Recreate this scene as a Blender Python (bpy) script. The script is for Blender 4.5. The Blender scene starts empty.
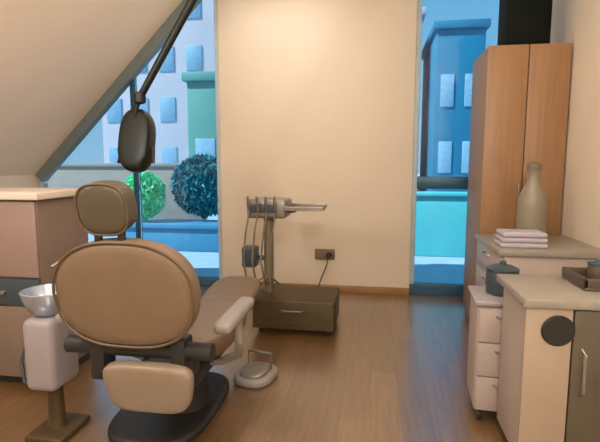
import bpy, bmesh, math, random
from mathutils import Vector, Matrix, Euler
random.seed(7)
C = bpy.context.scene.collection
PI = math.pi

# ------------------------------------------------------------------ materials
def s2l(c):
    return tuple(((v/255)/12.92 if v/255 <= .04045 else (((v/255)+.055)/1.055)**2.4) for v in c) + (1.0,)

def mat(name, rgb, rough=.5, metal=0., noise=.06, scale=6., bump=0., bscale=60., coat=0., spec=.5, trans=0.):
    m = bpy.data.materials.new(name); m.use_nodes = True
    nt = m.node_tree; b = nt.nodes['Principled BSDF']
    c = s2l(rgb)
    b.inputs['Roughness'].default_value = rough
    b.inputs['Metallic'].default_value = metal
    b.inputs['Coat Weight'].default_value = coat
    b.inputs['Specular IOR Level'].default_value = spec
    b.inputs['Transmission Weight'].default_value = trans
    tc = nt.nodes.new('ShaderNodeTexCoord')
    n = nt.nodes.new('ShaderNodeTexNoise'); n.inputs['Scale'].default_value = scale; n.inputs['Detail'].default_value = 4
    nt.links.new(tc.outputs['Object'], n.inputs['Vector'])
    r = nt.nodes.new('ShaderNodeValToRGB')
    r.color_ramp.elements[0].position = .3; r.color_ramp.elements[1].position = .7
    r.color_ramp.elements[0].color = tuple(v*(1-noise) for v in c[:3]) + (1,)
    r.color_ramp.elements[1].color = tuple(min(1, v*(1+noise)) for v in c[:3]) + (1,)
    nt.links.new(n.outputs['Fac'], r.inputs['Fac'])
    nt.links.new(r.outputs['Color'], b.inputs['Base Color'])
    if bump:
        n2 = nt.nodes.new('ShaderNodeTexNoise'); n2.inputs['Scale'].default_value = bscale
        nt.links.new(tc.outputs['Object'], n2.inputs['Vector'])
        bp = nt.nodes.new('ShaderNodeBump'); bp.inputs['Strength'].default_value = bump; bp.inputs['Distance'].default_value = .004
        nt.links.new(n2.outputs['Fac'], bp.inputs['Height']); nt.links.new(bp.outputs['Normal'], b.inputs['Normal'])
    return m

def wood(name, a, b_, axis='Z', rough=.4, scale=3.):
    m = bpy.data.materials.new(name); m.use_nodes = True
    nt = m.node_tree; b = nt.nodes['Principled BSDF']; b.inputs['Roughness'].default_value = rough
    tc = nt.nodes.new('ShaderNodeTexCoord'); mp = nt.nodes.new('ShaderNodeMapping')
    st = {'X': (.6, 9, 9), 'Y': (9, .6, 9), 'Z': (9, 9, .6)}[axis]
    mp.inputs['Scale'].default_value = st
    nt.links.new(tc.outputs['Object'], mp.inputs['Vector'])
    n = nt.nodes.new('ShaderNodeTexNoise'); n.inputs['Scale'].default_value = scale; n.inputs['Detail'].default_value = 6; n.inputs['Distortion'].default_value = .6
    nt.links.new(mp.outputs['Vector'], n.inputs['Vector'])
    r = nt.nodes.new('ShaderNodeValToRGB')
    r.color_ramp.elements[0].position = .3; r.color_ramp.elements[1].position = .7
    r.color_ramp.elements[0].color = s2l(a); r.color_ramp.elements[1].color = s2l(b_)
    nt.links.new(n.outputs['Fac'], r.inputs['Fac']); nt.links.new(r.outputs['Color'], b.inputs['Base Color'])
    return m

def floor_mat():
    m = bpy.data.materials.new('oak_plank_floor'); m.use_nodes = True
    nt = m.node_tree; b = nt.nodes['Principled BSDF']
    b.inputs['Roughness'].default_value = .34; b.inputs['Coat Weight'].default_value = 1.; b.inputs['Coat Roughness'].default_value = .24; b.inputs['Coat IOR'].default_value = 2.4
    tc = nt.nodes.new('ShaderNodeTexCoord'); mp = nt.nodes.new('ShaderNodeMapping'); mp.inputs['Rotation'].default_value = (0, 0, PI/2)
    nt.links.new(tc.outputs['Object'], mp.inputs['Vector'])
    br = nt.nodes.new('ShaderNodeTexBrick')
    br.inputs['Scale'].default_value = 1; br.inputs['Brick Width'].default_value = 1.25; br.inputs['Row Height'].default_value = .17
    br.inputs['Mortar Size'].default_value = .0016; br.inputs['Color1'].default_value = s2l((124, 92, 54)); br.inputs['Color2'].default_value = s2l((108, 79, 44))
    br.inputs['Mortar'].default_value = s2l((84, 60, 36))
    nt.links.new(mp.outputs['Vector'], br.inputs['Vector'])
    mp2 = nt.nodes.new('ShaderNodeMapping'); mp2.inputs['Scale'].default_value = (14, .9, 1)
    nt.links.new(tc.outputs['Object'], mp2.inputs['Vector'])
    n = nt.nodes.new('ShaderNodeTexNoise'); n.inputs['Scale'].default_value = 3; n.inputs['Detail'].default_value = 7
    nt.links.new(mp2.outputs['Vector'], n.inputs['Vector'])
    r = nt.nodes.new('ShaderNodeValToRGB'); r.color_ramp.elements[0].color = (.74, .72, .70, 1); r.color_ramp.elements[1].color = (1.12, 1.12, 1.12, 1)
    r.color_ramp.elements[0].position = .3; r.color_ramp.elements[1].position = .7
    nt.links.new(n.outputs['Fac'], r.inputs['Fac'])
    mx = nt.nodes.new('ShaderNodeMix'); mx.data_type = 'RGBA'; mx.blend_type = 'MULTIPLY'; mx.inputs['Factor'].default_value = 1
    nt.links.new(br.outputs['Color'], mx.inputs['A']); nt.links.new(r.outputs['Color'], mx.inputs['B'])
    nt.links.new(mx.outputs['Result'], b.inputs['Base Color'])
    return m

def glass_mat(name, tint):
    m = bpy.data.materials.new(name); m.use_nodes = True
    nt = m.node_tree; nt.nodes.clear()
    o = nt.nodes.new('ShaderNodeOutputMaterial'); t = nt.nodes.new('ShaderNodeBsdfTransparent'); g = nt.nodes.new('ShaderNodeBsdfGlossy')
    t.inputs['Color'].default_value = tint + (1,); g.inputs['Roughness'].default_value = .02
    f = nt.nodes.new('ShaderNodeFresnel'); f.inputs['IOR'].default_value = 1.35
    mx = nt.nodes.new('ShaderNodeMixShader')
    nt.links.new(f.outputs[0], mx.inputs[0]); nt.links.new(t.outputs[0], mx.inputs[1]); nt.links.new(g.outputs[0], mx.inputs[2])
    nt.links.new(mx.outputs[0], o.inputs['Surface'])
    return m

M = dict(
    wall=mat('cream_plaster', (224, 209, 187), .75, noise=.02, scale=2, bump=.15, bscale=120),
    ceil=mat('ceiling_plaster', (244, 224, 200), .8, noise=.02, scale=2),
    floor=floor_mat(),
    trim=mat('slate_metal_trim', (120, 132, 130), .45, .3, noise=.05),
    frame=mat('blue_grey_window_frame', (46, 88, 110), .4, .3, noise=.05),
    jamb=mat('pale_blue_grey_jamb', (176, 190, 190), .45, noise=.04),
    glass=glass_mat('blue_tinted_glass', (.84, .92, .95)),
    skirting=wood('oak_skirting', (140, 100, 60), (164, 120, 74), 'X'),
    cabwood=wood('warm_brown_wood', (142, 106, 72), (156, 118, 82), 'Z', .42),
    cabdark=wood('brown_wood_edge', (124, 86, 48), (146, 102, 60), 'Z', .5),
    cabside=mat('grey_brown_veneer', (142, 116, 94), .5, noise=.04),
    handle=mat('brushed_steel', (170, 168, 164), .3, .9, noise=.05),
    tan=mat('tan_vinyl', (116, 96, 74), .48, noise=.04, scale=9, bump=.25, bscale=180),
    tan2=mat('tan_vinyl_piping', (92, 74, 54), .5, noise=.04),
    headtan=mat('dark_tan_vinyl', (82, 73, 56), .5, noise=.05, bump=.25, bscale=180),
    shell=mat('beige_plastic', (136, 120, 102), .42, noise=.03),
    greyp=mat('warm_grey_plastic', (144, 138, 132), .38, noise=.03),
    mauve=mat('mauve_grey_plastic', (152, 144, 146), .4, noise=.04),
    black=mat('charcoal_rubber', (34, 34, 32), .55, noise=.1),
    dgreen=mat('black_green_lacquer', (5, 12, 7), .7, noise=.1, spec=.15),
    slate=mat('slate_grey', (58, 72, 80), .4, noise=.06),
    lampdark=mat('dark_olive_grey_metal', (14, 23, 19), .4, .2, noise=.06),
    lens=mat('frosted_lens', (200, 205, 205), .2, noise=.02),
    steel=mat('cool_steel', (176, 186, 200), .25, .6, noise=.03),
    cartgrey=mat('olive_grey_metal', (122, 112, 92), .4, .2, noise=.05),
    tray=mat('grey_steel_tray', (142, 134, 124), .35, .5, noise=.04),
    cartdark=wood('dark_brown_laminate', (60, 48, 24), (76, 60, 30), 'X', .5),
    pink=mat('dusty_pink_laminate', (146, 124, 114), .5, noise=.03),
    pale=mat('pale_stone_top', (214, 198, 182), .4, noise=.04, scale=14),
    brownlam=mat('grey_brown_laminate', (124, 106, 92), .5, noise=.04),
    greige=mat('greige_laminate', (172, 158, 148), .42, noise=.03),
    peach=mat('peach_laminate', (164, 147, 128), .45, noise=.03),
    taupe=mat('taupe_shade_and_plinth', (88, 80, 64), .5, noise=.05),  # on the near door this dark tone is painted shade; plinths share it
    stone=mat('light_greige_worktop', (146, 138, 126), .35, noise=.06, scale=20),
    towel=mat('lavender_white_cotton', (176, 170, 178), .9, noise=.04, bump=.5, bscale=260),
    jar=mat('olive_grey_ceramic', (134, 126, 106), .35, noise=.06),
    traydark=mat('dark_brown_tray', (78, 66, 54), .45, noise=.06),
    white=mat('white_plastic', (222, 218, 210), .4, noise=.02),
    outlet=mat('grey_brown_plastic', (120, 104, 82), .45, noise=.04),
    leafgreen=mat('sea_green_leaf', (100, 225, 170), .55, noise=.2, scale=12),
    leafteal=mat('dark_teal_leaf', (8, 128, 146), .55, noise=.25, scale=12),
    planter=mat('blue_painted_planter', (64, 140, 178), .5, noise=.05),
    turq=mat('turquoise_painted_wall', (80, 186, 196), .6, noise=.05, scale=3),
    paving=mat('outdoor_paving', (150, 178, 200), .7, noise=.1, scale=4),
    bpale=mat('pale_facade', (206, 196, 204), .7, noise=.05, scale=.5),
    bblue=mat('blue_facade', (26, 118, 152), .6, noise=.08, scale=.5),
    bteal=mat('teal_facade', (84, 150, 142), .6, noise=.06, scale=.5),
    gwall=mat('grey_beige_render', (160, 148, 138), .8, noise=.06),
    bwin=mat('facade_window', (130, 172, 196), .5, noise=.1),
    trunk=mat('bark', (70, 66, 50), .8, noise=.15),
    water=mat('plain_cup_plastic', (214, 214, 210), .3, noise=.02),
)

# ------------------------------------------------------------------ mesh helpers
class MB:
    def __init__(s): s.bm = bmesh.new()
    def _merge(s, other, mtx=None):
        me = bpy.data.meshes.new('tmp'); other.to_mesh(me); other.free()
        if mtx is not None: me.transform(mtx)
        s.bm.from_mesh(me); bpy.data.meshes.remove(me); return s
    def box(s, x0, y0, z0, x1, y1, z1, bev=.004, seg=2, mtx=None):
        b = bmesh.new(); bmesh.ops.create_cube(b, size=1)
        for v in b.verts:
            v.co = Vector(((x0+x1)/2+v.co.x*(x1-x0), (y0+y1)/2+v.co.y*(y1-y0), (z0+z1)/2+v.co.z*(z1-z0)))
        if bev: bmesh.ops.bevel(b, geom=list(b.edges), offset=bev, segments=seg, affect='EDGES', profile=.5)
        return s._merge(b, mtx)
    def lathe(s, prof, n=28, loc=(0, 0, 0), mtx=None):
        b = bmesh.new(); rings = []
        for r, z in prof:
            rings.append([b.verts.new((r*math.cos(2*PI*k/n), r*math.sin(2*PI*k/n), z)) for k in range(n)])
        for a, c in zip(rings, rings[1:]):
            for k in range(n): b.faces.new((a[k], a[(k+1) % n], c[(k+1) % n], c[k]))
        b.faces.new(list(reversed(rings[0]))); b.faces.new(rings[-1])
        m = Matrix.Translation(loc) @ (mtx or Matrix())
        return s._merge(b, m)
    def tube(s, pts, r, n=12):
        pts = [Vector(p) for p in pts]; b = bmesh.new(); rings = []
        up = Vector((.13, .21, 1)).normalized()
        for i, p in enumerate(pts):
            d = (pts[min(i+1, len(pts)-1)] - pts[max(i-1, 0)]).normalized()
            a = d.cross(up)
            if a.length < .05: a = d.cross(Vector((1, 0, 0)))
            a.normalize(); c = d.cross(a).normalized()
            rr = r[i] if isinstance(r, (list, tuple)) else r
            rings.append([b.verts.new(p + a*rr*math.cos(2*PI*k/n) + c*rr*math.sin(2*PI*k/n)) for k in range(n)])
        for a, c in zip(rings, rings[1:]):
            for k in range(n): b.faces.new((a[k], a[(k+1) % n], c[(k+1) % n], c[k]))
        b.faces.new(rings[0]); b.faces.new(list(reversed(rings[-1])))
        bmesh.ops.recalc_face_normals(b, faces=list(b.faces))
        return s._merge(b)
    def prism(s, poly, y0, y1, mtx=None, bev=0):
        """polygon in x,z extruded along y"""
        b = bmesh.new()
        f = [b.verts.new((x, y0, z)) for x, z in poly]; k = [b.verts.new((x, y1, z)) for x, z in poly]
        b.faces.new(f); b.faces.new(list(reversed(k))); n = len(poly)
        for i in range(n): b.faces.new((f[i], k[i], k[(i+1) % n], f[(i+1) % n]))
        bmesh.ops.recalc_face_normals(b, faces=list(b.faces))
        if bev: bmesh.ops.bevel(b, geom=list(b.edges), offset=bev, segments=2, affect='EDGES')
        return s._merge(b, mtx)
    def cushion(s, outline, th, mtx=None, crown=.35):
        """outline in x,z (closed, smooth); padded both ways along y, thickness th"""
        b = bmesh.new(); n = len(outline)
        cx = sum(p[0] for p in outline)/n; cz = sum(p[1] for p in outline)/n
        prof = []
        for k in range(13):
            t = k/12*PI; prof.append((math.sin(t), -math.cos(t)))
        rings = []
        # crowned faces: inner insets before and after the rolled edge
        lay = [(.25, -.5*th*(1+crown*.25)), (.55, -.5*th*(1+crown*.2)), (.78, -.5*th*(1+crown*.08)), (.9, -.5*th*.97), (.965, -.5*th*.80), (.992, -.5*th*.5), (1, -.5*th*.18)]
        lay = lay + [(a, -y) for a, y in reversed(lay)]
        for a, y in lay:
            rings.append([b.verts.new((cx+(x-cx)*a, y, cz+(z-cz)*a)) for x, z in outline])
        for p, q in zip(rings, rings[1:]):
            for i in range(n): b.faces.new((p[i], p[(i+1) % n], q[(i+1) % n], q[i]))
        b.faces.new(list(reversed(rings[0]))); b.faces.new(rings[-1])
        bmesh.ops.recalc_face_normals(b, faces=list(b.faces))
        return s._merge(b, mtx)
    def leaves(s, n, cen, rad, size):
        for _ in range(n):
            while True:
                p = Vector((random.uniform(-1, 1), random.uniform(-1, 1), random.uniform(-1, 1)))
                if .35 < p.length < 1: break
            q = Vector(cen) + Vector((p.x*rad[0], p.y*rad[1], p.z*rad[2]))
            e = Euler((random.uniform(0, PI), random.uniform(0, PI), random.uniform(0, 2*PI))).to_matrix()
            L = size*random.uniform(.7, 1.3); W = L*.42
            vs = [s.bm.verts.new(q + e @ Vector(v)) for v in ((-L/2, 0, 0), (0, -W/2, .01), (L/2, 0, 0), (0, W/2, .01))]
            s.bm.faces.new(vs)
        return s
    def build(s, name, m, parent=None, smooth=True, loc=None):
        me = bpy.data.meshes.new(name); s.bm.to_mesh(me); s.bm.free()
        me.materials.append(M[m] if isinstance(m, str) else m)
        o = bpy.data.objects.new(name, me); C.objects.link(o)
        if smooth:
            for p in me.polygons: p.use_smooth = True
            try: me.set_sharp_from_angle(angle=math.radians(38))
            except Exception: pass
        if parent: o.parent = parent
        return o

def sup(cx, cz, rx, rz, e=3., n=48, taper=0.):
    """superellipse outline, taper narrows the top"""
    r = []
    for k in range(n):
        t = 2*PI*k/n; c, q = math.cos(t), math.sin(t)
        x = math.copysign(abs(c)**(2/e), c); z = math.copysign(abs(q)**(2/e), q)
        r.append((cx + x*rx*(1-taper*z), cz + z*rz))
    return r

def thing(name, label, cat, loc=(0, 0, 0), rz=0., group=None):
    o = bpy.data.objects.new(name, None); C.objects.link(o); o.location = loc; o.rotation_euler = (0, 0, rz); o.empty_display_size = .05
    o['label'] = label; o['category'] = cat
    if group: o['group'] = group
    return o
def tag(o, label, cat, group=None, kind=None):
    o['label'] = label; o['category'] = cat
    if group: o['group'] = group
    if kind: o['kind'] = kind
    return o
def struct(o, label, cat):
    o['kind'] = 'structure'; o['label'] = label; o['category'] = cat; return o
def T(*v): return Matrix.Translation(v)
def R(a, ax): return Matrix.Rotation(math.radians(a), 4, ax)

# ------------------------------------------------------------------ the room
XL, XR, YF, YB, ZC = -4.0, 1.48, 5.11, -1.2, 3.3
PX0, PX1 = -1.71, .39                                  # wall between the two windows
slope = lambda x: 3.2 + (x+2.05)*.984                  # underside of the slanting ceiling
XS = -2.05 + (ZC-3.2)/.984
struct(MB().box(XL-.3, YB-.2, -.12, XR+.2, YF+.12, 0, 0).build('floor', 'floor', smooth=False), 'glossy brown oak plank floor of the treatment room', 'floor')
struct(MB().box(XS-.1, YB, ZC, XR, YF+.15, ZC+.15, 0).build('ceiling', 'ceil', smooth=False), 'flat pale ceiling over the treatment room', 'ceiling')
poly = [(XL, slope(XL)), (XS, ZC), (XS, ZC+.2), (XL-.2, slope(XL)+.2)]
struct(MB().prism(poly, YB, YF+.15).build('ceiling_slope', 'ceil', smooth=False), 'beige slanting ceiling falling towards the left wall', 'ceiling')
struct(MB().box(XL-.2, YB, 0, XL, YF+.15, slope(XL)+.1, 0).build('wall_left', 'wall', smooth=False), 'low beige wall under the slanting ceiling', 'wall')
struct(MB().box(XR, YB, 0, XR+.15, YF+.15, ZC, 0).build('wall_right', 'wall', smooth=False), 'beige wall behind the brown cabinet and worktops', 'wall')
struct(MB().box(XL-.2, YB-.15, 0, XR+.15, YB, ZC+.1, 0).build('wall_back', 'wall', smooth=False), 'beige wall behind the viewer', 'wall')
struct(MB().box(PX0, YF, 0, PX1, YF+.3, ZC, .006).build('wall_front', 'wall'), 'broad cream wall between the two blue windows', 'wall')
struct(MB().box(PX0, YF-.015, 0, PX1, YF, .075, .004).build('baseboard_front', 'skirting'), 'brown wooden skirting along the cream wall', 'baseboard')
struct(MB().box(XR-.015, 4.62, 0, XR, YF, .075, .003).build('baseboard_right', 'skirting'), 'brown skirting on the right wall', 'baseboard')
# slate trim following the slope over the left window
a = Vector((XL, slope(XL))); b = Vector((XS, ZC)); d = (b-a).normalized(); nrm = Vector((d.y, -d.x))
poly = [tuple(a), tuple(b), tuple(b+nrm*.12), tuple(a+nrm*.12)]
struct(MB().prism(poly, YF-.04, YF+.06, bev=.006).build('trim_1', 'trim'), 'slate metal trim along the slanting top of the left window', 'trim')

def window(name, label, rects, jambs, pane_polys, glass='glass'):
    m = MB()
    for r in rects: m.box(r[0], YF+.02, r[1], r[2], YF+.10, r[3], .005)
    w = m.build(name, 'frame')
    for r in jambs: MB().box(r[0], YF+.015, r[1], r[2], YF+.105, r[3], .005).build('jamb', 'jamb', w); struct(w, label, 'window')
    for p in pane_polys: MB().prism(p, YF+.05, YF+.062).build('pane', glass, w, smooth=False)
    return w
window('window_1', 'tall blue window with a slanting top on the left', [
    (XL, 0, PX0, .09), (-2.775, 0, -2.725, slope(-2.75)-.08)], [(PX0-.05, .09, PX0, ZC), (XL, .09, XL+.06, slope(XL)-.1)],
    [[(XL+.06, .09), (-2.78, .09), (-2.78, slope(-2.78)-.12), (XL+.06, slope(XL+.06)-.12)],
     [(-2.72, .09), (PX0-.06, .09), (PX0-.06, ZC), (XS, ZC), (-2.72, slope(-2.72)-.12)]])
window('window_2', 'narrow floor to ceiling blue window beside the tall brown cabinet', [
    (PX1, 0, XR, .12), (PX1, 1.15, XR, 1.28)], [(PX1, .12, PX1+.05, ZC), (XR-.05, .12, XR, ZC)],
    [[(PX1+.05, .12), (XR-.05, .12), (XR-.05, 1.15), (PX1+.05, 1.15)],
     [(PX1+.05, 1.30), (XR-.05, 1.30), (XR-.05, ZC), (PX1+.05, ZC)]])

# ------------------------------------------------------------------ outdoors
g = MB().box(-30, YF+.3, -.3, 30, 70, -.02, 0).build('ground', 'paving', smooth=False); struct(g, 'grey blue paving outside the windows', 'ground')
t = thing('parapet', 'low bright turquoise wall outside the narrow right window', 'wall', (1.9, 7.5, -.02))
MB().box(-1.75, -.08, 0, 1.75, .10, .94, .012).build('wall_body', 'turq', t)
MB().box(-1.78, -.12, .94, 1.78, .13, 1.0, .01).build('coping', 'turq', t)
p = thing('planter', 'blue planter box outside the left window under the shrubs', 'planter', (-3.05, 7.5, -.02))
MB().box(-1.1, -.28, 0, 1.1, .28, .40, .015).build('planter_box', 'planter', p)
MB().box(-1.14, -.32, .38, 1.14, .32, .46, .012).build('rim', 'planter', p)
def shrub(name, label, x, y, z, rad, n, size, m):
    o = thing(name, label, 'shrub', (x, y, z))
    MB().leaves(n, (0, 0, rad[2]*1.12), rad, size).build('foliage', m, o, smooth=False)
    s = MB()
    for k in range(6):
        an = k*PI/3; s.tube([(.02*math.cos(an), .02*math.sin(an), 0), (rad[0]*.3*math.cos(an), rad[1]*.3*math.sin(an), rad[2]*.7), (rad[0]*.55*math.cos(an), rad[1]*.55*math.sin(an), rad[2]*1.4)], [.014, .010, .005], 6)
    s.build('stem', 'trunk', o)
shrub('leafy_shrub', 'light sea green shrub outside the left window, beside the dark teal one', -3.80, 7.36, .47, (.36, .22, .38), 3600, .13, 'leafgreen')
shrub('leafy_shrub', 'dark teal shrub outside the left window close to the cream wall', -2.86, 7.62, .48, (.55, .25, .50), 7500, .13, 'leafteal')
def building(label, x0, x1, y, z, m, cols, rows):
    o = thing('building', label, 'building', ((x0+x1)/2, y, -.02)); w = (x1-x0)/2
    MB().box(-w, 0, 0, w, 6, z, .05).build('facade', m, o)
    MB().box(-w-.15, -.15, z, w+.15, 6.15, z+.35, .05).build('roof_edge', m, o)
    for i in range(cols):
        for j in range(rows):
            cx = -w + (i+.5)*2*w/cols; cz = 1.6 + j*2.9
            if cz+1 < z: MB().box(cx-.28*2*w/cols, -.06, cz-.6, cx+.28*2*w/cols, .05, cz+.8, .02).build('window', 'bwin', o)
building('pale blue white building seen through the left window', -16.5, -6.2, 27, 19, 'bpale', 6, 5)
building('low teal building beyond the dark teal shrub, in front of the pale one', -7.35, -5.9, 18, 4.6, 'bteal', 1, 1)
building('narrow pale building at the left edge of the right window', 0.4, 2.1, 24, 8.4, 'bpale', 1, 2)
building('blue building seen high in the narrow right window', 2.55, 4.6, 22, 7.2, 'bblue', 2, 2)

t = thing('garden_wall', 'low grey beige garden wall behind the shrubs outside the left window', 'wall', (-6.4, 10.2, -.02))
MB().box(-2.6, -.1, 0, 2.6, .1, 1.36, .01).build('wall_body', 'gwall', t)
MB().box(-2.63, -.14, 1.36, 2.63, .14, 1.44, .01).build('coping', 'gwall', t)
# ------------------------------------------------------------------ tall brown cabinet, right
t = thing('tall_cabinet', 'tall brown wooden cabinet standing against the right wall by the window', 'cabinet', (1.16, 4.3, 0))
MB().box(-.30, -.28, .08, .30, .31, 2.33, .006).build('carcass', 'cabside', t)
MB().box(-.28, -.24, 0, .28, .29, .08, .003).build('plinth', 'cabdark', t)
d_ = MB().box(-.305, -.305, .10, -.004, -.282, 2.33, .004).build('door', 'cabwood', t)
MB().tube([(-.03, -.315, 1.05), (-.03, -.335, 1.07), (-.03, -.335, 1.25), (-.03, -.315, 1.27)], .007).build('handle', 'handle', d_)
d_ = MB().box(.004, -.305, .10, .305, -.282, 2.33, .004).build('door', 'cabwood', t)
MB().tube([(.03, -.315, 1.05), (.03, -.335, 1.07), (.03, -.335, 1.25), (.03, -.315, 1.27)], .007).build('handle', 'handle', d_)
t = thing('storage_box', 'black green box on top of the tall brown cabinet', 'box', (1.13, 4.26, 2.33))
MB().box(-.13, -.2, 0, .2, .10, .52, .018, 3).build('body', 'dgreen', t)
MB().box(-.14, -.21, .50, .21, .11, .58, .015, 3).build('lid', 'dgreen', t)

# ------------------------------------------------------------------ washstand and cabinets, right
def cab_front(root, x, y0, y1, z0, z1, m, hz=None):
    d = MB().box(x-.02, y0+.004, z0, x-.001, y1-.004, z1, .003).build('drawer', m, root)
    z = hz if hz else z1-.05
    MB().tube([(x-.018, (y0+y1)/2-.07, z), (x-.042, (y0+y1)/2-.06, z), (x-.042, (y0+y1)/2+.06, z), (x-.018, (y0+y1)/2+.07, z)], .006, 8).build('handle', 'handle', d)
t = thing('base_cabinet', 'greige base cabinet with drawers in front of the tall brown cabinet', 'cabinet', (1.14, 3.55, 0))
MB().box(-.30, -.36, .09, .335, .36, .82, .004).build('carcass', 'greige', t)
MB().box(-.25, -.34, 0, .33, .34, .09, .002).build('plinth', 'taupe', t)
for z0, z1 in ((.10, .36), (.365, .62), (.625, .815)): cab_front(t, -.30, -.36, .36, z0, z1, 'greige')
MB().box(-.335, -.38, .82, .338, .38, .86, .006).build('worktop', 'stone', t)
t = thing('base_cabinet', 'peach base cabinet nearest on the right, door coloured dark as if shaded, with a round black waste opening', 'cabinet', (1.06, 2.36, 0))
MB().box(-.40, -.29, .08, .415, .12, .82, .004).build('carcass', 'greige', t)
MB().box(-.36, -.26, 0, .41, .10, .08, .002).build('plinth', 'taupe', t)
pn = MB().box(-.42, -.315, .04, -.235, -.292, .82, .004).build('side_panel', 'peach', t)
pn['label'] = 'peach panel'
mx = T(-.293, -.316, .725) @ R(90, 'X')
rg = MB().lathe([(.048, -.004), (.060, -.004), (.067, .004), (.060, .012), (.050, .012)], 32, mtx=mx).build('waste_hole_rim', 'black', pn)
MB().lathe([(.0495, -.003), (.0495, .007), (.02, .010), (.004, .011)], 32, mtx=mx).build('flap', 'dgreen', rg)
pn = MB().box(-.23, -.318, .09, .41, -.292, .815, .004).build('door', 'taupe', t); pn['label'] = 'door with shade put into its taupe colour'  # darker than the carcass to paint in the shade on this end
MB().tube([(-.19, -.318, .45), (-.19, -.345, .47), (-.19, -.345, .63), (-.19, -.318, .65)], .007, 8).build('handle', 'handle', pn)
MB().box(-.435, -.33, .82, .418, .13, .86, .006).build('worktop', 'stone', t)

# mobile trolley
t = thing('drawer_trolley', 'narrow greige drawer trolley standing between the window and the peach cabinet', 'trolley', (.725, 2.72, 0), math.radians(-4))
MB().box(-.155, -.16, .07, .155, .16, .66, .012, 3).build('body', 'greige', t)
MB().box(-.17, -.175, .66, .17, .175, .69, .01, 3).build('top', 'mauve', t)
for z0, z1 in ((.08, .27), (.275, .46), (.465, .65)):
    dr = MB().box(-.148, -.176, z0, .148, -.158, z1, .005).build('drawer', 'greige', t)
    MB().tube([(-.06, -.175, z1-.04), (-.05, -.195, z1-.04), (.05, -.195, z1-.04), (.06, -.175, z1-.04)], .006, 8).build('handle', 'handle', dr)
for sx in (-1, 1):
    for sy in (-1, 1):
        w = MB().lathe([(.006, -.012), (.03, -.012), (.034, 0), (.03, .012), (.006, .012)], 20, (sx*.12, sy*.12, .034), R(90, 'Y')).box(sx*.12-.02, sy*.12-.014, .05, sx*.12+.02, sy*.12+.014, .072, .003).build('caster', 'black', t)
t = thing('canister', 'round slate grey canister on the greige drawer trolley', 'canister', (.72, 2.74, .69))
MB().lathe([(.072, 0), (.084, .006), (.088, .05), (.088, .115), (.082, .13)], 32).build('body', 'slate', t)
MB().lathe([(.086, .13), (.088, .145), (.05, .163), (.018, .167), (.018, .183), (.008, .189)], 32).build('lid', 'slate', t)

# things on the far worktop
tw = thing('towel_stack', 'folded lavender white towels on the far greige cabinet', 'towels', (.985, 3.36, .86))
for k in range(3):
    MB().box(-.15+.006*k, -.10, .035*k, .15-.004*k, .10, .035*k+.034, .013, 3).build('towel', 'towel', tw)
t = thing('jar', 'tall olive grey narrow-necked jar on the far greige cabinet', 'jar', (1.115, 3.58, .86))
MB().lathe([(.075, 0), (.09, .01), (.098, .10), (.098, .26), (.088, .33), (.055, .40), (.042, .44), (.042, .50), (.05, .515)], 36).build('body', 'jar', t)
MB().lathe([(.046, .51), (.05, .52), (.048, .555), (.02, .57)], 28).build('stopper', 'cartgrey', t)
t = thing('washing_tray', 'dark brown shallow tray on the nearest worktop', 'tray', (1.09, 2.32, .86))
MB().box(-.17, -.13, 0, .19, .13, .015, .006).build('tray_base', 'traydark', t)
m = MB()
for q in ((-.17, -.13, -.155, .13), (.175, -.13, .19, .13), (-.17, -.13, .19, -.115), (-.17, .115, .19, .13)): m.box(q[0], q[1], .012, q[2], q[3], .055, .004)
m.build('tray_rim', 'traydark', t)
for k, (x, y, h) in enumerate(((1.03, 2.33, .075), (1.15, 2.34, .085))):
    t = thing('lidded_pot', ('small dark pot with a lid on the brown tray, the left one', 'small dark pot with a lid on the brown tray, the right one')[k], 'pot', (x, y, .875), group='pots on the brown tray')
    MB().lathe([(.036, 0), (.042, .005), (.044, h-.01), (.04, h)], 28).build('body', 'traydark', t)
    MB().lathe([(.044, h), (.045, h+.012), (.02, h+.018), (.010, h+.030)], 28).build('lid', 'slate', t)

# ------------------------------------------------------------------ wall socket
t = thing('power_outlet', 'grey brown double power outlet low on the cream wall', 'outlet', (-.53, YF, .42))
MB().box(-.11, -.018, -.06, .11, 0, .06, .008, 3).build('plate', 'outlet', t)
for s in (-1, 1):
    MB().lathe([(.036, -.003), (.042, .004), (.038, .010), (.02, .010)], 28, (s*.052, -.018, 0), R(90, 'X')).build('socket', 'outlet', t)
t = thing('power_plug', 'black plug pushed into the wall outlet', 'plug', (-.478, YF-.028, .42))
MB().lathe([(.027, 0), (.032, .006), (.030, .035), (.014, .055)], 24, mtx=R(90, 'X')).build('body', 'black', t)
MB().tube([(0, -.05, 0), (0, -.09, -.01), (-.02, -.10, -.10), (-.08, -.085, -.25), (-.12, -.075, -.37), (-.12, -.12, -.414)], .006, 8).build('cord', 'black', t)

# ------------------------------------------------------------------ dental chair
ch = thing('dental_chair', 'tan dental chair seen from behind with rounded back and headrest', 'chair', (-1.0, 2.35, 0))
cx, cy = 1.0, -2.35             # world -> chair coordinates
def w(x, y, z): return (x+cx, y+cy, z)
bp = MB().cushion([(x, z) for x, z in sup(0, 0, .27, .42, 3.2)], .05, T(-.13, .10, .026) @ R(90, 'X'), .02).build('base_plate', 'black', ch)
MB().lathe([(.15, .04), (.14, .07), (.13, .30), (.12, .36)], 32, (-.06, .1, 0)).build('lift_column', 'black', ch)
MB().box(-.17, -.28, .33, .17, .45, .43, .03, 3).build('seat_frame', 'black', ch)
MB().cushion(sup(0, 0, .245, .36, 3.6), .12, T(.02, .10, .50) @ R(90, 'X'), .15).build('seat', 'tan', ch)
lr = MB().cushion(sup(0, 0, .18, .40, 3.4, taper=.1), .09, T(-.02, .80, .45) @ R(97, 'X'), .15).build('leg_rest', 'tan', ch)
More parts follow.
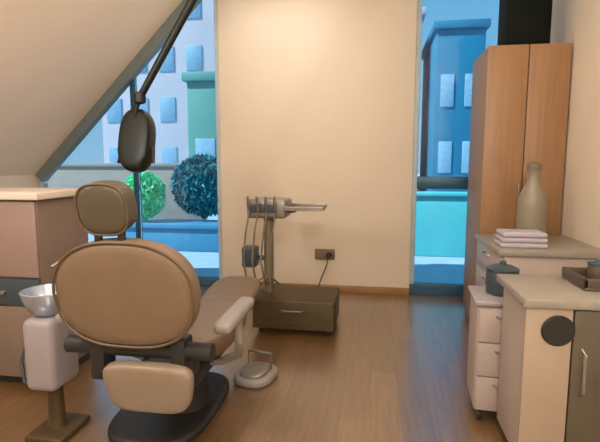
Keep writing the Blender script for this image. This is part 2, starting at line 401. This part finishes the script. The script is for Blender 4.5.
MB().box(-.14, .45, .34, .10, 1.05, .38, .015).build('leg_rest_frame', 'greyp', lr)
sc = MB().cushion(sup(0, 0, .19, .11, 4.2, taper=-.10), .06, T(.085, -.60, .49) @ R(8, 'X'), .2).build('rear_cover', 'shell', ch)
sc['label'] = 'light beige rear cover'
MB().box(-.03, -.585, .42, .18, -.25, .52, .02).build('rear_mount', 'black', ch)
# hinge under the back
MB().tube([(-.30, -.56, .642), (.35, -.56, .642)], .038, 16).build('hinge_bar', 'black', ch)
for x in (-.15, .21): MB().box(x-.035, -.60, .50, x+.035, -.50, .70, .015).build('hinge_bracket', 'black', ch)
# backrest: rounded, narrower at the top
out = []
for x, z in sup(0, 0, .305, .225, 2.7, 64):
    zz = z/.225; out.append((x*(1-.13*max(0, zz)**2 - .04*max(0, -zz)), z))
mb = T(.008, -.60, .895) @ R(6, 'X')
bk = MB().cushion(out, .11, mb, .35).build('backrest', 'tan', ch)
pts = [mb @ Vector((x*.985, -.048, z*.985)) for x, z in out]; pts.append(pts[0])
MB().tube(pts, .006, 6).build('piping', 'tan2', bk)
for x in (-.05, .05): MB().box(-.04+x-.014, -.645, 1.06, -.04+x+.014, -.62, 1.22, .006).build('headrest_bar', 'black', ch)
hb = T(-.052, -.62, 1.245) @ R(10, 'X')
hr = MB().cushion(sup(0, 0, .108, .105, 2.8), .10, hb, .35).build('headrest', 'headtan', ch)
hr['label'] = 'darker olive brown headrest'
pts = [hb @ Vector((x*.985, -.044, z*.985)) for x, z in sup(0, 0, .108, .105, 2.8)]; pts.append(pts[0])
MB().tube(pts, .005, 6).build('piping', 'tan2', hr)
for s, x in ((-1, -.365), (1, .375)):
    am = MB().box(x-.04, -.52, .70, x+.04, -.10, .755, .024, 4).build('armrest', 'greyp', ch)
    MB().tube([(x, -.28, .72), (x, -.26, .58), (x-s*.04, -.14, .46), (x-s*.14, -.10, .40), (x-s*.25, -.08, .38)], .022, 12).build('arm_post', 'greyp', am)

t = thing('foot_control', 'grey foot control on the floor to the right of the dental chair', 'foot pedal', (-.755, 2.90, 0), math.radians(-12))
MB().cushion(sup(0, 0, .13, .16, 2.6), .05, T(0, 0, .026) @ R(90, 'X'), .02).build('base', 'greyp', t)
MB().cushion(sup(0, 0, .09, .10, 2.4), .03, T(0, -.02, .062) @ R(96, 'X'), .3).build('pedal', 'tray', t)
MB().tube([(-.08, .06, .04), (-.08, .06, .16), (.08, .06, .16), (.08, .06, .04)], .010, 10).build('carry_loop', 'handle', t)

# ------------------------------------------------------------------ spittoon unit, left of chair
t = thing('spittoon_unit', 'mauve grey spittoon unit with steel bowl on a dark pedestal left of the dental chair', 'dental unit', (-1.645, 2.12, 0))
MB().box(-.10, -.12, 0, .11, .14, .035, .012, 3).build('foot', 'cartdark', t)
MB().lathe([(.055, .03), (.042, .06), (.038, .24), (.05, .30)], 28, (0, .01, 0)).build('pedestal', 'cartdark', t)
MB().box(-.085, -.11, .27, .085, .12, .65, .04, 4).build('column', 'mauve', t)
MB().lathe([(.04, .64), (.08, .665), (.115, .72), (.128, .775), (.121, .778), (.105, .73), (.07, .69), (.01, .68)], 36).build('bowl', 'steel', t)
MB().tube([(.06, .10, .62), (.06, .12, .80), (.06, .12, .86), (.05, .10, .90), (.03, .06, .91), (.01, .03, .89)], .009, 10).build('spout', 'handle', t)
MB().tube([(-.08, .04, .58), (-.13, 0, .54), (-.145, -.04, .40), (-.12, -.06, .30), (-.07, -.05, .29)], .009, 10).build('hose', 'slate', t)

# ------------------------------------------------------------------ sideboard, far left
t = thing('sideboard', 'dusty pink sideboard with a pale top at the left edge', 'sideboard', (-2.50, 2.80, 0))
MB().box(-.50, -.24, .06, .48, .26, 1.2, .004).build('carcass', 'brownlam', t)
MB().box(-.48, -.20, 0, .46, .24, .06, .002).build('plinth', 'black', t)
MB().box(-.53, -.29, 1.2, .52, .28, 1.245, .008, 3).build('top', 'pale', t)
for k in range(2):
    x0 = -.50 + k*.49
    d_ = MB().box(x0+.004, -.262, .72, x0+.486, -.242, 1.19, .004).build('door', 'pink', t); d_['label'] = 'dusty pink door'
    MB().lathe([(.008, 0), (.008, .012), (.016, .018), (.012, .028)], 18, (x0+(.44 if k == 0 else .05), -.262, .95), R(90, 'X')).build('knob', 'handle', d_)
    d_ = MB().box(x0+.004, -.262, .54, x0+.486, -.242, .71, .004).build('drawer', 'slate', t); d_['label'] = 'front coloured slate grey for the shade of a recess'  # slate colour stands in for the shade inside a dark recess
    MB().lathe([(.008, 0), (.008, .012), (.016, .018), (.012, .028)], 18, (x0+.245, -.262, .625), R(90, 'X')).build('knob', 'handle', d_)
    d_ = MB().box(x0+.004, -.262, .07, x0+.486, -.242, .53, .004).build('door', 'brownlam', t)
    MB().lathe([(.008, 0), (.008, .012), (.016, .018), (.012, .028)], 18, (x0+(.44 if k == 0 else .05), -.262, .45), R(90, 'X')).build('knob', 'handle', d_)

# ------------------------------------------------------------------ operating lamp
t = thing('operating_lamp', 'dark operating lamp hanging on a jointed arm above the chair', 'lamp', (-.955, 3.0, ZC))
MB().lathe([(.09, 0), (.09, -.03), (.05, -.05)][::-1], 32).build('ceiling_rose', 'lampdark', t)
MB().tube([(0, 0, -.03), (0, 0, -.50)], .024, 14).build('drop_tube', 'lampdark', t)
MB().lathe([(.02, -.05), (.045, -.04), (.05, 0), (.045, .04), (.02, .05)], 24, (0, 0, -.52)).build('joint', 'lampdark', t)
ar = MB().tube([(0, 0, -.52), (-.20, 0, -.83), (-.585, 0, -1.43)], [.03, .028, .024], 14).build('spring_arm', 'lampdark', t)
MB().lathe([(.02, -.04), (.04, -.03), (.042, 0), (.04, .03), (.02, .04)], 24, (-.60, 0, -1.45)).build('joint', 'lampdark', t)
MB().tube([(-.60, 0, -1.45), (-.63, .0, -1.52), (-.64, .0, -1.62)], .018, 12).build('yoke', 'lampdark', t)
hd = MB().cushion(sup(0, 0, .112, .215, 2.6), .13, T(-.64, .02, -1.73) @ R(-14, 'X'), .4).build('lamp_head', 'lampdark', t)
MB().cushion(sup(0, 0, .085, .17, 2.6), .02, T(-.64, -.055+.15, -1.735) @ R(-14, 'X'), .2).build('lens', 'lens', hd)
for s in (-1, 1): MB().tube([(-.64+s*.095, .02, -1.78), (-.64+s*.125, .0, -1.79), (-.64+s*.125, -.01, -1.88)], .011, 10).build('grip', 'black', hd)

# ------------------------------------------------------------------ instrument cart
t = thing('instrument_cart', 'instrument cart with grey tray, slim post and dark brown base by the cream wall', 'cart', (-.66, 3.95, 0))
MB().box(-.33, -.25, .05, .36, .25, .30, .012, 3).build('base_cabinet', 'cartdark', t)
d_ = MB().box(-.32, -.268, .06, .35, -.25, .29, .005).build('drawer', 'cartdark', t)
MB().tube([(-.08, -.268, .22), (-.07, -.29, .22), (.09, -.29, .22), (.10, -.268, .22)], .007, 8).build('handle', 'cartgrey', d_)
for sx in (-.27, .30):
    for sy in (-.19, .19): MB().lathe([(.008, -.013), (.026, -.013), (.028, 0), (.026, .013), (.008, .013)], 18, (sx, sy, .028), R(90, 'Y')).box(sx-.015, sy-.012, .04, sx+.015, sy+.012, .055, .002).build('caster', 'black', t)
MB().tube([(-.24, 0, .28), (-.24, 0, 1.0)], .042, 18).build('post', 'cartgrey', t)
hd = MB().box(-.40, -.14, .96, -.06, .16, 1.12, .03, 3).build('control_head', 'tray', t)
MB().box(-.36, -.148, 1.01, -.14, -.139, 1.08, .004).build('control_panel', 'slate', hd)
MB().box(-.10, -.04, 1.00, .0, .04, 1.04, .01).build('tray_arm', 'cartgrey', t)
ty = MB().box(-.08, -.16, 1.03, .25, .18, 1.045, .005).build('tray_top', 'tray', t)
m = MB()
for q in ((-.08, -.16, -.072, .18), (.242, -.16, .25, .18), (-.08, -.16, .25, -.152), (-.08, .172, .25, .18)): m.box(q[0], q[1], 1.04, q[2], q[3], 1.065, .003)
m.build('rim', 'tray', ty)
MB().box(-.47, -.07, .52, -.34, .07, .70, .02, 3).box(-.35, -.02, .58, -.24, .02, .62, .005).build('suction_box', 'slate', t)
for k in range(4):
    x = -.37 + k*.075
    hp = MB().tube([(x, -.15, 1.02), (x, -.185, 1.08), (x, -.20, 1.15)], [.012, .014, .009], 10).build('handpiece', 'handle', t)
    MB().tube([(x, -.15, 1.02), (x-.02, -.20, .85), (x-.04, -.22, .62), (x-.02, -.19, .46), (x+.02, -.12, .40), (-.25+.012*k, -.05, .45)], .008, 8).build('hose', 'cartgrey', hp)

# ------------------------------------------------------------------ light
W = bpy.data.worlds.new('sky'); bpy.context.scene.world = W; W.use_nodes = True
nt = W.node_tree; bg = nt.nodes['Background']
tc = nt.nodes.new('ShaderNodeTexCoord'); sx = nt.nodes.new('ShaderNodeSeparateXYZ'); rp = nt.nodes.new('ShaderNodeValToRGB')
nt.links.new(tc.outputs['Generated'], sx.inputs[0]); nt.links.new(sx.outputs['Z'], rp.inputs['Fac']); nt.links.new(rp.outputs['Color'], bg.inputs['Color'])
rp.color_ramp.elements[0].position = 0.; rp.color_ramp.elements[0].color = (.38, .62, .84, 1)
rp.color_ramp.elements[1].position = .45; rp.color_ramp.elements[1].color = (.10, .48, .84, 1)
bg.inputs['Strength'].default_value = 1.0

def area(name, loc, size, power, col, rot=(0, 0, 0), spread=None):
    L = bpy.data.lights.new(name, 'AREA'); L.energy = power; L.color = col; L.shape = 'RECTANGLE'; L.size = size[0]; L.size_y = size[1]
    if spread: L.spread = spread
    o = bpy.data.objects.new(name, L); C.objects.link(o); o.location = loc; o.rotation_euler = rot; return o
WARM = (1, .98, .965)
area('ceiling_lamp', (-1.0, 4.2, ZC-.02), (1.0, 1.0), 13, WARM)
def fill_light(loc, power, radius=.14):  # unseen point lights without fixtures, added to brighten the slanting ceiling and room
    L = bpy.data.lights.new('fill_point', 'POINT'); L.energy = power; L.color = WARM; L.shadow_soft_size = radius
    o = bpy.data.objects.new('fill_point', L); C.objects.link(o); o.location = loc
fill_light((.15, 2.0, 2.9), 34); fill_light((.2, -.4, 2.45), 112); fill_light((-1.9, .9, 2.3), 64)
S = bpy.data.lights.new('sun', 'SUN'); S.energy = 7; S.angle = .01; S.color = (1, .97, .92)
so = bpy.data.objects.new('sun', S); C.objects.link(so); so.rotation_euler = (math.radians(42), 0, math.radians(-60))

# ------------------------------------------------------------------ camera
cam = bpy.data.cameras.new('camera'); co = bpy.data.objects.new('camera', cam); C.objects.link(co)
cam.sensor_fit = 'HORIZONTAL'; cam.sensor_width = 36; cam.lens = 36*471/600; cam.clip_start = .05
co.location = (0, 0, 1.42); co.rotation_euler = (math.radians(83), 0, math.radians(9))
sc = bpy.context.scene; sc.camera = co
sc.view_settings.view_transform = 'Standard'; sc.view_settings.look = 'None'; sc.view_settings.exposure = 0.; sc.view_settings.gamma = 1
sc.view_settings.use_curve_mapping = False
sc.cycles.max_bounces = 10; sc.cycles.use_denoising = True
